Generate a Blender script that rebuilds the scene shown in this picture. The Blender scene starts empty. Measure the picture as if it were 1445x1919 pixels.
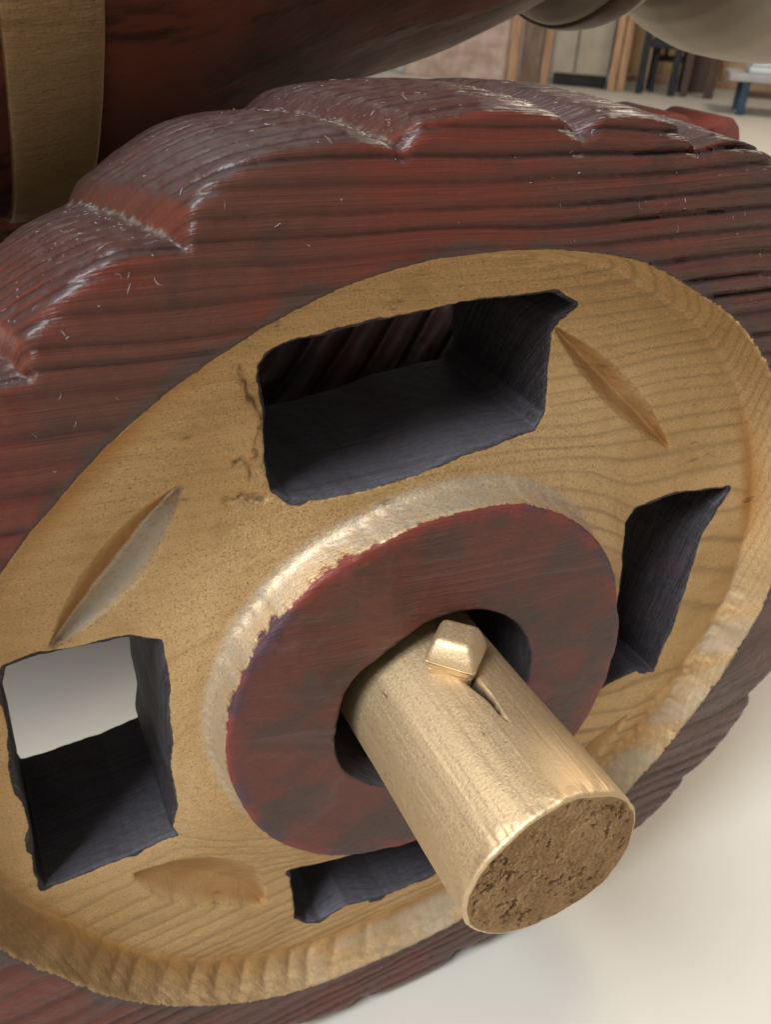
import bpy, bmesh, math, random
import numpy as np
from mathutils import Matrix, Vector

# ------------------------------------------------------------------ camera, world, lights
sc = bpy.context.scene
R1 = 0.16                       # radius of the gold recess, metres
ZC = 1.2146 * R1                # height of the wheel centre above the floor
CR = [[0.8974924, -0.4382332, 0.0495877], [-0.1994129, -0.5035170, -0.8406575], [0.3933723, 0.7445954, -0.5392921]]
cam_d = bpy.data.cameras.new('camera')
cam = bpy.data.objects.new('camera', cam_d)
sc.collection.objects.link(cam)
r0, r1, r2 = (Vector(v) for v in CR)
m = Matrix((r0, -r1, -r2)).transposed().to_4x4()
m.translation = Vector((-0.780096, -1.178827, 1.386084)) * R1 + Vector((0, 0, ZC))
cam.matrix_world = m
cam_d.sensor_fit = 'VERTICAL'
cam_d.sensor_height = 36.0
cam_d.sensor_width = 36.0
cam_d.lens = 36.0 * 1612.35 / 1919.0
cam_d.clip_start = 0.01
cam_d.clip_end = 100.0
cam_d.dof.use_dof = True
cam_d.dof.focus_distance = 0.245
cam_d.dof.aperture_fstop = cam_d.lens / 1.25
sc.camera = cam

world = bpy.data.worlds.new('World')
sc.world = world
world.use_nodes = True
bg = world.node_tree.nodes['Background']
bg.inputs[0].default_value = (1.0, 0.97, 0.93, 1)
bg.inputs[1].default_value = 0.25

def area_light(name, loc, target, size, power, color, size_y=None):
    d = bpy.data.lights.new(name, 'AREA')
    d.energy = power
    d.color = color
    d.shape = 'RECTANGLE'
    d.size = size
    d.size_y = size_y or size
    o = bpy.data.objects.new(name, d)
    sc.collection.objects.link(o)
    o.location = loc
    o.rotation_euler = (Vector(target) - Vector(loc)).to_track_quat('-Z', 'Y').to_euler()
    return o

area_light('window_light', (-1.20, -0.46, 1.76), (0, 0, 0.2), 0.75, 54.0, (0.86, 0.93, 1.0))
area_light('ceiling_light', (2.50, 1.25, 2.40), (0.0, -0.1, 0.2), 0.8, 62.0, (1.0, 0.87, 0.70))

sc.view_settings.view_transform = 'Standard'
sc.view_settings.look = 'None'
sc.view_settings.exposure = 0.38
sc.view_settings.gamma = 1.0
sc.view_settings.use_curve_mapping = False
sc.render.engine = 'CYCLES'
sc.cycles.max_bounces = 5
sc.cycles.diffuse_bounces = 3
sc.cycles.glossy_bounces = 3
sc.cycles.use_adaptive_sampling = True
sc.cycles.adaptive_threshold = 0.03
sc.cycles.use_denoising = True

COL = sc.collection
rnd = random.Random(7)
rng = np.random.default_rng(11)

# ------------------------------------------------------------------ helpers
def tag(o, label=None, cat=None, group=None, kind=None):
    if label: o['label'] = label
    if cat: o['category'] = cat
    if group: o['group'] = group
    if kind: o['kind'] = kind
    return o

def empty(name, loc=(0, 0, 0), parent=None):
    o = bpy.data.objects.new(name, None)
    COL.objects.link(o)
    o.location = loc
    o.empty_display_size = 0.05
    if parent: o.parent = parent
    return o

def mesh_np(name, P, Q, mat, parent=None, normals=None, smooth=True, attrs=None):
    me = bpy.data.meshes.new(name)
    n = Q.shape[1]
    me.vertices.add(len(P))
    me.vertices.foreach_set('co', np.ascontiguousarray(P, np.float32).ravel())
    me.loops.add(Q.size)
    me.loops.foreach_set('vertex_index', np.ascontiguousarray(Q, np.int32).ravel())
    me.polygons.add(len(Q))
    me.polygons.foreach_set('loop_start', np.arange(0, Q.size, n, dtype=np.int32))
    me.polygons.foreach_set('loop_total', np.full(len(Q), n, np.int32))
    me.polygons.foreach_set('use_smooth', np.full(len(Q), smooth, bool))
    me.update(calc_edges=True)
    for k, v in (attrs or {}).items():
        a = me.attributes.new(k, 'FLOAT', 'POINT')
        a.data.foreach_set('value', np.ascontiguousarray(v, np.float32))
    me.validate()
    if normals is not None:
        me.normals_split_custom_set_from_vertices(normals.tolist())
    o = bpy.data.objects.new(name, me)
    COL.objects.link(o)
    me.materials.append(mat)
    if parent: o.parent = parent
    return o

def bm_obj(name, bm, mat, parent=None, smooth=False):
    me = bpy.data.meshes.new(name)
    bmesh.ops.recalc_face_normals(bm, faces=bm.faces[:])
    bm.to_mesh(me)
    bm.free()
    if smooth:
        for f in me.polygons: f.use_smooth = True
    o = bpy.data.objects.new(name, me)
    COL.objects.link(o)
    me.materials.append(mat)
    if parent: o.parent = parent
    return o

TAB = rng.random((256, 256)).astype(np.float32)
def vnoise(x, y, seed=0):
    x = np.asarray(x, np.float32) + seed * 17.31
    y = np.asarray(y, np.float32) + seed * 31.77
    xi = np.floor(x); yi = np.floor(y)
    fx = x - xi; fy = y - yi
    fx = fx * fx * fx * (fx * (fx * 6 - 15) + 10); fy = fy * fy * fy * (fy * (fy * 6 - 15) + 10)
    a = xi.astype(np.int32) & 255; b = yi.astype(np.int32) & 255
    a1 = (a + 1) & 255; b1 = (b + 1) & 255
    return ((TAB[a, b] * (1 - fx) + TAB[a1, b] * fx) * (1 - fy) + (TAB[a, b1] * (1 - fx) + TAB[a1, b1] * fx) * fy) * 2 - 1

def fbm(x, y, seed=0, oct=3):
    s = 0; a = 1.0; t = 0
    for i in range(oct):
        s = s + a * vnoise(x * 2 ** i, y * 2 ** i, seed + i); t += a; a *= 0.5
    return s / t

def sstep(a, b, x):
    t = np.clip((x - a) / (b - a), 0, 1)
    return t * t * (3 - 2 * t)

def smax(a, b, k):
    h = np.maximum(k - np.abs(a - b), 0) / k
    return np.maximum(a, b) + h * h * k * 0.25

# ------------------------------------------------------------------ node helper
class NT:
    def __init__(self, name):
        self.mat = bpy.data.materials.new(name)
        self.mat.use_nodes = True
        self.t = self.mat.node_tree
        self.t.nodes.clear()
        self.out = self.n('ShaderNodeOutputMaterial')
        self.b = self.n('ShaderNodeBsdfPrincipled')
        self.t.links.new(self.b.outputs[0], self.out.inputs[0])
    def n(self, typ, **kw):
        nd = self.t.nodes.new(typ)
        for k, v in kw.items(): setattr(nd, k, v)
        return nd
    def put(self, sock, v):
        if isinstance(v, bpy.types.NodeSocket): self.t.links.new(v, sock)
        elif v is not None:
            if hasattr(sock, 'default_value'):
                if sock.type == 'RGBA' and len(v) == 3: v = (*v, 1)
                sock.default_value = v
    def math(self, op, a, b=None, c=None, clamp=False):
        nd = self.n('ShaderNodeMath', operation=op, use_clamp=clamp)
        self.put(nd.inputs[0], a)
        if b is not None: self.put(nd.inputs[1], b)
        if c is not None: self.put(nd.inputs[2], c)
        return nd.outputs[0]
    def attr(self, name):
        return self.n('ShaderNodeAttribute', attribute_name=name).outputs['Fac']
    def objco(self):
        return self.n('ShaderNodeTexCoord').outputs['Object']
    def scale(self, v, s):
        nd = self.n('ShaderNodeVectorMath', operation='MULTIPLY')
        self.put(nd.inputs[0], v); nd.inputs[1].default_value = s if hasattr(s, '__len__') else (s, s, s)
        return nd.outputs[0]
    def noise(self, v, scale, detail=3, rough=0.55, dist=0.0):
        nd = self.n('ShaderNodeTexNoise')
        self.put(nd.inputs['Vector'], v)
        nd.inputs['Scale'].default_value = scale
        nd.inputs['Detail'].default_value = detail
        nd.inputs['Roughness'].default_value = rough
        nd.inputs['Distortion'].default_value = dist
        return nd.outputs[0]
    def ss(self, x, a, b):
        nd = self.n('ShaderNodeMapRange', interpolation_type='SMOOTHSTEP')
        self.put(nd.inputs['Value'], x)
        nd.inputs['From Min'].default_value = a; nd.inputs['From Max'].default_value = b
        return nd.outputs[0]
    def lin(self, x, a, b, c, d):
        nd = self.n('ShaderNodeMapRange')
        self.put(nd.inputs['Value'], x)
        for k, v in zip(('From Min', 'From Max', 'To Min', 'To Max'), (a, b, c, d)): nd.inputs[k].default_value = v
        return nd.outputs[0]
    def mix(self, f, a, b):
        nd = self.n('ShaderNodeMix', data_type='RGBA')
        self.put(nd.inputs[0], f); self.put(nd.inputs[6], a); self.put(nd.inputs[7], b)
        return nd.outputs[2]
    def mixf(self, f, a, b):
        nd = self.n('ShaderNodeMix', data_type='FLOAT')
        self.put(nd.inputs[0], f); self.put(nd.inputs[2], a); self.put(nd.inputs[3], b)
        return nd.outputs[0]
    def comb(self, x, y, z):
        nd = self.n('ShaderNodeCombineXYZ')
        self.put(nd.inputs[0], x); self.put(nd.inputs[1], y); self.put(nd.inputs[2], z)
        return nd.outputs[0]
    def sep(self, v):
        nd = self.n('ShaderNodeSeparateXYZ'); self.put(nd.inputs[0], v)
        return nd.outputs
    def bump(self, h, dist, strength=1.0, normal=None):
        nd = self.n('ShaderNodeBump')
        self.put(nd.inputs['Height'], h)
        self.put(nd.inputs['Distance'], dist)
        nd.inputs['Strength'].default_value = strength
        if normal is not None: self.put(nd.inputs['Normal'], normal)
        return nd.outputs[0]
    def set(self, **kw):
        names = dict(color='Base Color', rough='Roughness', metal='Metallic', normal='Normal', coat='Coat Weight',
                     coatr='Coat Roughness', spec='Specular IOR Level', coatn='Coat Normal')
        for k, v in kw.items(): self.put(self.b.inputs[names[k]], v)
        return self.mat

def gold_nodes(T, co, streak, big=None):
    """bronze-gold paint: colour, roughness, metallic"""
    if big is None: big = T.noise(co, 28, 3, 0.6)
    fine = T.noise(co, 1400, 2, 0.7)
    c = T.mix(T.ss(big, 0.32, 0.7), (0.50, 0.305, 0.125), (0.58, 0.375, 0.175))
    c = T.mix(T.math('MULTIPLY', T.ss(streak, 0.55, 0.75), 0.28), c, (0.30, 0.165, 0.05))
    c = T.mix(T.math('MULTIPLY', T.ss(fine, 0.56, 0.72), 0.45), c, (0.80, 0.62, 0.36))
    c = T.mix(T.math('MULTIPLY', T.ss(fine, 0.47, 0.32), 0.6), c, (0.17, 0.09, 0.035))
    rough = T.lin(fine, 0.3, 0.7, 0.44, 0.66)
    return c, rough, fine

# ------------------------------------------------------------------ materials
def mat_wheel():
    T = NT('carved_painted_wood')
    co = T.objco()
    xyz = T.sep(co)
    gd, od, hd, u, gr, nv = (T.attr(k) for k in ('gold_edge', 'open_edge', 'hub_edge', 'ring', 'groove', 'notch'))
    # grain aligned streaks: long in x, fine across the rings
    st_v = T.comb(T.math('MULTIPLY', xyz[0], 12.0), T.math('MULTIPLY', u, 0.9), T.math('MULTIPLY', xyz[2], 9.0))
    st = T.noise(st_v, 1.0, 3, 0.65)
    st_f = T.noise(T.comb(T.math('MULTIPLY', xyz[0], 60.0), T.math('MULTIPLY', u, 3.2), T.math('MULTIPLY', xyz[2], 30.0)), 1.0, 2, 0.7)
    blot = T.attr('blot')
    blot2 = T.attr('blot2')
    fine = T.noise(co, 900, 3, 0.7)
    jag = T.noise(co, 420, 3, 0.75)
    jagl = T.attr('jagl')
    # --- red lacquer
    red = T.mix(T.ss(blot, 0.35, 0.68), (0.140, 0.030, 0.017), (0.100, 0.035, 0.022))
    red = T.mix(T.math('MULTIPLY', T.ss(xyz[0], -0.02, 0.16), 0.6), red, (0.085, 0.045, 0.032))
    rightw = T.ss(xyz[0], -0.09, 0.08)
    red = T.mix(T.math('MULTIPLY', T.ss(st, 0.50, 0.72), T.mixf(rightw, 0.35, 0.65)), red, (0.036, 0.011, 0.010))
    red = T.mix(T.math('MULTIPLY', T.ss(st_f, 0.58, 0.74), 0.35), red, (0.15, 0.040, 0.028))
    red = T.mix(T.math('MULTIPLY', T.ss(blot2, 0.60, 0.72), 0.5), red, (0.055, 0.028, 0.022))
    # dull brown margin on the rim beside the gold
    mar = T.ss(T.math('ADD', gd, T.math('MULTIPLY', T.math('SUBTRACT', blot2, 0.5), 15.0)), -4.5, -1.5)
    red = T.mix(T.math('MULTIPLY', mar, 0.8), red, (0.066, 0.040, 0.033))
    # upward faces go darker grey-brown, with thin dust over them
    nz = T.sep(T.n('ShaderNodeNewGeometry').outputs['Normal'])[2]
    dustn = T.noise(co, 260, 5, 0.7)
    dust = T.math('MULTIPLY', T.ss(nz, 0.35, 0.95), T.ss(T.math('ADD', dustn, T.math('MULTIPLY', blot, 0.4)), 0.55, 0.90))
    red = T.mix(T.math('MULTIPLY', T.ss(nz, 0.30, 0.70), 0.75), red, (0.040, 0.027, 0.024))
    red = T.mix(T.math('MULTIPLY', dust, 0.09), red, (0.21, 0.175, 0.155))
    red = T.mix(T.math('MULTIPLY', gr, T.math('MAXIMUM', T.mixf(rightw, 0.62, 0.85), T.math('MULTIPLY', T.ss(nz, 0.4, 0.8), 0.9))), red, (0.020, 0.007, 0.006))
    nvd = T.math('MULTIPLY', T.ss(nz, 0.15, 0.5), T.ss(T.math('ADD', nv, T.math('MULTIPLY', T.math('SUBTRACT', dustn, 0.5), 1.1)), 0.80, 1.25))
    red = T.mix(T.math('MULTIPLY', nvd, 0.6), red, (0.30, 0.245, 0.185))
    # --- gold
    gold, grough, gfine = gold_nodes(T, co, st, blot)
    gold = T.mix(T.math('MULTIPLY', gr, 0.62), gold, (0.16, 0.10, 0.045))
    gold = T.mix(T.math('MULTIPLY', T.ss(blot2, 0.50, 0.78), 0.4), gold, (0.36, 0.205, 0.075))
    sheen = T.attr('silver_sheen'); umb = T.attr('umber')
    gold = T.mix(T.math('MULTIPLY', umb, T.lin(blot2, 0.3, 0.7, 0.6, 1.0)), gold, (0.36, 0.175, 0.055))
    gold = T.mix(T.math('MULTIPLY', sheen, T.lin(T.noise(co, 300, 2, 0.7), 0.3, 0.7, 0.45, 0.9)), gold, (0.40, 0.37, 0.31))  # silver-grey colour paints in the sheen of the window light
    crease = T.math('MULTIPLY', T.ss(gd, 14.0, 7.0), T.ss(gd, 1.5, 6.0))
    gold = T.mix(T.math('MULTIPLY', crease, T.math('MULTIPLY', T.math('MAXIMUM', T.ss(blot, 0.38, 0.66), T.math('MULTIPLY', T.ss(xyz[0], -0.05, -0.12), T.ss(xyz[2], -0.02, -0.07))), 0.85)), gold, (0.40, 0.185, 0.04))
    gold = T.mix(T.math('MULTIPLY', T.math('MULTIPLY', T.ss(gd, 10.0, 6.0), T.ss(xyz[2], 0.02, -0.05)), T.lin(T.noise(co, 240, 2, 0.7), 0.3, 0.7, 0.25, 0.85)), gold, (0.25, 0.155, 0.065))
    torn = T.math('MULTIPLY', T.math('MULTIPLY', T.ss(gd, 11.0, 6.0), T.ss(xyz[2], 0.03, -0.03)), T.ss(xyz[0], -0.09, 0.02))
    gold = T.mix(T.math('MULTIPLY', torn, T.math('MULTIPLY', T.ss(jagl, 0.36, 0.62), 0.5)), gold, (0.30, 0.255, 0.185))
    dirt = T.math('MULTIPLY', T.ss(T.noise(T.comb(T.math('MULTIPLY', xyz[0], 70.0), T.math('MULTIPLY', xyz[1], 160.0), T.math('MULTIPLY', xyz[2], 260.0)), 1.0, 5, 0.7), 0.60, 0.72), T.ss(blot2, 0.46, 0.66))
    gold = T.mix(T.math('MULTIPLY', dirt, 0.75), gold, (0.045, 0.024, 0.015))
    gold = T.mix(T.math('MULTIPLY', T.attr('tear'), 0.55), gold, (0.06, 0.033, 0.018))
    # --- hub red
    hubc = T.mix(T.ss(blot2, 0.36, 0.64), (0.115, 0.034, 0.024), (0.066, 0.036, 0.028))
    hubc = T.mix(T.math('MULTIPLY', T.ss(st, 0.52, 0.75), 0.5), hubc, (0.14, 0.075, 0.065))
    hubedge = T.ss(T.math('ADD', hd, T.math('MULTIPLY', T.math('SUBTRACT', jag, 0.5), 9.0)), 5.5, 1.0)
    hubc = T.mix(T.math('MULTIPLY', hubedge, 0.75), hubc, T.mix(T.ss(jagl, 0.44, 0.58), (0.20, 0.035, 0.025), (0.070, 0.035, 0.048)))
    hubc = T.mix(T.math('MULTIPLY', T.ss(fine, 0.66, 0.74), 0.35), hubc, (0.30, 0.22, 0.19))
    # --- dark purple reveals
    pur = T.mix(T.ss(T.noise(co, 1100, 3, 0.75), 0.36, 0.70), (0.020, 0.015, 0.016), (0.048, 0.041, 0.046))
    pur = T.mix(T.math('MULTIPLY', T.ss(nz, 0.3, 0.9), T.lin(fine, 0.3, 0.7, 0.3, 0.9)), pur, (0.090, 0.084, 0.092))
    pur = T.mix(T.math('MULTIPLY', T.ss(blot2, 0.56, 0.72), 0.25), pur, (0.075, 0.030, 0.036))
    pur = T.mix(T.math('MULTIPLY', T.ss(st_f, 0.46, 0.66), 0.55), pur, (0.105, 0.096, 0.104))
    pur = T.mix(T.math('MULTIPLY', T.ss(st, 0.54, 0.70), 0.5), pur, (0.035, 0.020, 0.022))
    # masks
    j1 = T.math('MULTIPLY', T.math('SUBTRACT', jag, 0.5), 3.4)
    low = T.ss(xyz[2], 0.06, -0.03)
    side = T.math('MAXIMUM', low, T.ss(xyz[0], 0.03, 0.10))
    mg = T.ss(T.math('ADD', T.math('ADD', gd, T.math('MULTIPLY', side, 0.5)), T.math('MULTIPLY', j1, T.mixf(side, 0.22, 1.0))), -0.16, 0.16)
    mh = T.ss(T.math('ADD', hd, T.math('MULTIPLY', j1, 0.35)), -0.16, 0.16)
    spill = T.math('ADD', 0.9, T.math('MULTIPLY', T.ss(jagl, 0.44, 0.70), T.mixf(low, 0.9, 1.9)))
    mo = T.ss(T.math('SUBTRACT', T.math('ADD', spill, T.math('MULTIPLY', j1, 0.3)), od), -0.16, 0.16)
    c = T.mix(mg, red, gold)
    c = T.mix(mh, c, hubc)
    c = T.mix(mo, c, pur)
    goldm = T.math('MULTIPLY', T.math('MULTIPLY', mg, T.math('SUBTRACT', 1.0, mh)), T.math('SUBTRACT', 1.0, mo))
    rrough = T.math('ADD', T.lin(blot2, 0.3, 0.7, 0.20, 0.34), T.math('MULTIPLY', T.math('ADD', dust, nvd), 0.4))
    wallm = T.ss(gd, 9.0, 5.0)
    rough = T.mixf(mg, rrough, T.mixf(T.math('MULTIPLY', wallm, 0.8), grough, 0.8))
    rough = T.mixf(mh, rough, T.lin(fine, 0.3, 0.7, 0.34, 0.60))
    rough = T.mixf(mo, rough, 0.62)
    hgt = T.math('ADD', T.math('MULTIPLY', st, T.mixf(goldm, 1.0, 0.22)), T.math('MULTIPLY', st_f, T.mixf(goldm, 0.45, 0.2)))
    n1 = T.bump(hgt, T.mixf(T.math('MAXIMUM', mo, T.math('MULTIPLY', sheen, 0.9)), 0.0009, 0.0002), 0.75)
    n2 = T.bump(T.noise(co, 700, 2, 0.7), T.mixf(mo, T.mixf(goldm, 0.00020, 0.00028), 0.00008), 0.9, n1)
    T.set(color=c, rough=rough, metal=T.math('MULTIPLY', goldm, T.mixf(wallm, 0.60, 0.25)), normal=n2, spec=T.mixf(goldm, 0.22, 0.5),
          coat=T.mixf(goldm, T.math('MULTIPLY', T.math('SUBTRACT', 1.0, T.math('MAXIMUM', T.math('MAXIMUM', dust, nvd), mo)), 0.16), T.mixf(sheen, 0.15, 0.28)), coatr=T.mixf(goldm, 0.17, 0.50))
    return T.mat

def mat_gold(name, axis=1, dark=0.0, spots=True, tint=None, grain=1.0, metal=0.66, coat=0.35):
    T = NT(name)
    co = T.objco()
    s = [150.0, 150.0, 150.0]; s[axis] = 16.0
    st = T.noise(T.scale(co, s), 1.0, 5, 0.65)
    c, rough, fine = gold_nodes(T, co, st)
    if dark: c = T.mix(dark, c, (0.20, 0.125, 0.055))
    if tint: c = T.mix(tint[3], c, tint[:3])
    if spots:
        s2 = [240.0, 240.0, 240.0]; s2[axis] = 60.0
        d = T.ss(T.noise(T.scale(co, s2), 1.0, 4, 0.7), 0.66, 0.74)
        c = T.mix(T.math('MULTIPLY', d, 0.7), c, (0.07, 0.045, 0.03))
    c = T.mix(T.math('MULTIPLY', T.attr('split'), 0.9), c, (0.035, 0.02, 0.022))
    n1 = T.bump(st, 0.0005 * grain, min(1.0, 0.4 * grain))
    n2 = T.bump(T.noise(co, 950, 3, 0.7), 0.00016, 0.9, n1)
    return T.set(color=c, rough=rough, metal=metal, normal=n2, coat=coat, coatr=0.46)

def mat_endgrain():
    T = NT('gold_end_grain')
    co = T.objco()
    pit = T.attr('pit')
    fine = T.noise(co, 1300, 3, 0.75)
    c = T.mix(T.ss(T.noise(co, 120, 4, 0.6), 0.35, 0.68), (0.25, 0.135, 0.05), (0.34, 0.20, 0.085))
    c = T.mix(T.math('MULTIPLY', T.ss(fine, 0.55, 0.7), 0.5), c, (0.50, 0.34, 0.17))
    c = T.mix(T.math('MULTIPLY', T.ss(fine, 0.45, 0.32), 0.5), c, (0.14, 0.075, 0.03))
    c = T.mix(T.math('MULTIPLY', pit, 0.65), c, (0.060, 0.028, 0.017))
    return T.set(color=c, rough=T.lin(fine, 0.3, 0.7, 0.4, 0.7), metal=0.55,
                 normal=T.bump(T.noise(co, 800, 4, 0.75), 0.0006, 1.0))

def mat_body():
    T = NT('dark_lacquered_wood')
    co = T.objco()
    st = T.noise(T.scale(co, (6, 90, 90)), 1.0, 5, 0.65)
    bl = T.noise(co, 14, 4, 0.6)
    c = T.mix(T.ss(bl, 0.35, 0.68), (0.17, 0.045, 0.024), (0.085, 0.030, 0.020))
    c = T.mix(T.math('MULTIPLY', T.ss(st, 0.5, 0.66), 0.8), c, (0.022, 0.010, 0.009))
    return T.set(color=c, rough=T.lin(bl, 0.3, 0.7, 0.45, 0.65), normal=T.bump(st, 0.0012, 0.8), spec=0.3)

def mat_simple(name, a, b, scale=20, rough=0.5, metal=0.0, stretch=(1, 1, 1), bump=0.0):
    T = NT(name)
    co = T.scale(T.objco(), stretch)
    nz = T.noise(co, scale, 5, 0.6)
    kw = {}
    if bump: kw['normal'] = T.bump(nz, bump, 0.8)
    return T.set(color=T.mix(T.ss(nz, 0.32, 0.7), a, b), rough=rough, metal=metal, **kw)

def mat_floor():
    T = NT('polished_stone_floor')
    co = T.objco()
    n1 = T.noise(co, 5, 4, 0.6)
    n2 = T.noise(co, 60, 5, 0.65)
    n3 = T.noise(co, 420, 3, 0.7)
    c = T.mix(T.ss(n1, 0.35, 0.68), (0.50, 0.455, 0.385), (0.52, 0.475, 0.405))
    c = T.mix(T.math('MULTIPLY', T.ss(n2, 0.52, 0.72), 0.12), c, (0.55, 0.505, 0.435))
    c = T.mix(T.math('MULTIPLY', T.ss(n3, 0.66, 0.74), 0.35), c, (0.42, 0.36, 0.28))
    return T.set(color=c, rough=0.5, spec=0.16)

M_WHEEL = mat_wheel()
M_AXLE = mat_gold('gold_paint_axle', 1, tint=(0.65, 0.485, 0.285, 0.65), metal=0.80, coat=0.45)
M_END = mat_endgrain()
M_BAND = mat_gold('gold_paint_band', 0, 0.30, grain=3.5)
M_RING = mat_gold('gold_paint_ring', 0, 0.0, False, (0.36, 0.335, 0.275, 0.85), metal=0.45)
M_BODY = mat_body()
M_FLOOR = mat_floor()
M_LINT = mat_simple('lint_fibre', (0.62, 0.60, 0.58), (0.75, 0.74, 0.72), 300, 0.8)

# ------------------------------------------------------------------ floor
def build_floor():
    bm = bmesh.new()
    bmesh.ops.create_grid(bm, x_segments=8, y_segments=8, size=14)
    o = bm_obj('floor', bm, M_FLOOR)
    tag(o, kind='structure')
build_floor()

# ------------------------------------------------------------------ the carved wheel (signed distance field, polygonised)
CX, CZ = -0.0198 * 160, 0.0221 * 160        # axle centre, mm
GOLD = np.array([(-161, 1.018), (-150.8, 0.999), (-135.4, 1.016), (-120, 1.02), (-107.5, 1.013), (-97.6, 0.985), (-79.3, 0.982), (-60, 0.98), (-42.6, 0.978), (-32, .985), (-24.2, 0.985), (-16.2, 1.005), (-3, 1.035), (15, 1.03), (42, 1.021), (51.7, 1.015), (62.5, 1.004), (69.7, 1.009), (76.8, 1.002), (84.7, 0.995), (94.7, 0.995), (103.6, 0.996), (109.2, 0.991), (113.5, 0.988), (126.5, 0.987), (136.8, 0.985), (144.5, 0.991), (170, 1.01)])
HUB = np.array([(-168.1, 0.463), (-143.7, 0.466), (-118, 0.467), (-93.8, 0.468), (-65, .49), (-35.4, 0.525), (-14.3, 0.508), (16.2, 0.489), (51.9, 0.498), (69.7, 0.501), (91.4, 0.495), (111, 0.492), (124, 0.502), (146.9, 0.497), (167.9, 0.482)])
def polar_table(tab):
    a = np.concatenate([tab[:, 0] - 360, tab[:, 0], tab[:, 0] + 360]); r = np.tile(tab[:, 1], 3) * 160
    th = np.arange(-180, 180.01, 0.25)
    v = np.interp(th, a, r)
    k = np.hanning(25); k /= k.sum()
    v = np.convolve(np.concatenate([v[-60:-1], v, v[1:60]]), k, 'same')[59:-59]
    return th, v
OUTL = np.array([(-160, 1.2), (-120, 1.205), (-90, 1.205), (-60, 1.215), (-35, 1.25), (0, 1.27), (40, 1.28), (62, 1.268), (72, 1.235), (80, 1.225), (95, 1.217), (108, 1.218), (116, 1.204), (125, 1.198), (150, 1.2)])
GT, HT, RT = polar_table(GOLD), polar_table(HUB), polar_table(OUTL)
OPEN = {
 'top': [(-0.349, .830), (-.293, .849), (-.157, .865), (-.022, .874), (.111, .877), (.218, .875), (.267, .847), (.234, .826), (.222, .799), (.229, .715), (.235, .632), (.216, .606), (.128, .597), (.042, .590), (-.063, .571), (-.154, .558), (-.252, .550), (-.315, .551), (-.346, .571), (-.351, .638), (-.352, .732), (-.359, .811)],
 'left': [(-.840, .319), (-.785, .331), (-.732, .321), (-.667, .320), (-.634, .317), (-.581, .297), (-.579, .256), (-.584, .146), (-.589, -.019), (-.588, -.154), (-.600, -.232), (-.590, -.262), (-.684, -.278), (-.763, -.282), (-.830, -.288), (-.868, -.288), (-.876, -.242), (-.865, -.110), (-.864, .017), (-.858, .132), (-.851, .277)],
 'right': [(.857, .312), (.668, .331), (.556, .319), (.530, .295), (.535, .208), (.553, .122), (.560, -.05), (.565, -.18), (.585, -.262), (.651, -.258), (.715, -.252), (.782, -.282), (.790, -.208), (.805, -.097), (.811, .039), (.812, .186), (.829, .263)],
 'bottom': [(-.322, -.551), (-.315, -.66), (-.309, -.766), (-.278, -.810), (-.239, -.824), (-.161, -.800), (-.044, -.832), (.091, -.825), (.23, -.82), (.27, -.75), (.26, -.62), (.25, -.56), (.1, -.57), (-.1, -.58)],
}
def poly_sdf(X, Z, pts):
    P = np.array(pts, np.float32) * 160
    d = np.full(X.shape, 1e9, np.float32); s = np.zeros(X.shape, bool)
    n = len(P)
    for i in range(n):
        a, b = P[i], P[(i + 1) % n]
        e = b - a
        wx, wz = X - a[0], Z - a[1]
        t = np.clip((wx * e[0] + wz * e[1]) / (e @ e), 0, 1)
        d = np.minimum(d, (wx - e[0] * t) ** 2 + (wz - e[1] * t) ** 2)
        c = (a[1] > Z) != (b[1] > Z)
        if abs(e[1]) > 1e-9:
            s ^= c & (X < e[0] * (Z - a[1]) / e[1] + a[0])
    d = np.sqrt(d)
    return np.where(s, -d, d)

def open_sdf(X, Z):
    wx = X + 0.6 * vnoise(X / 15, Z / 15, 3) + 0.13 * vnoise(X / 2.0, Z / 2.0, 4)
    wz = Z + 0.6 * vnoise(X / 15, Z / 15, 5) + 0.13 * vnoise(X / 2.0, Z / 2.0, 6)
    d = np.full(X.shape, 1e9, np.float32)
    for pts in OPEN.values():
        d = np.minimum(d, poly_sdf(wx, wz, pts) - 0.0)
    return d

def gold_r(th): return np.interp(th, *GT)
def hub_r(th): return np.interp(th, *HT)

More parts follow.
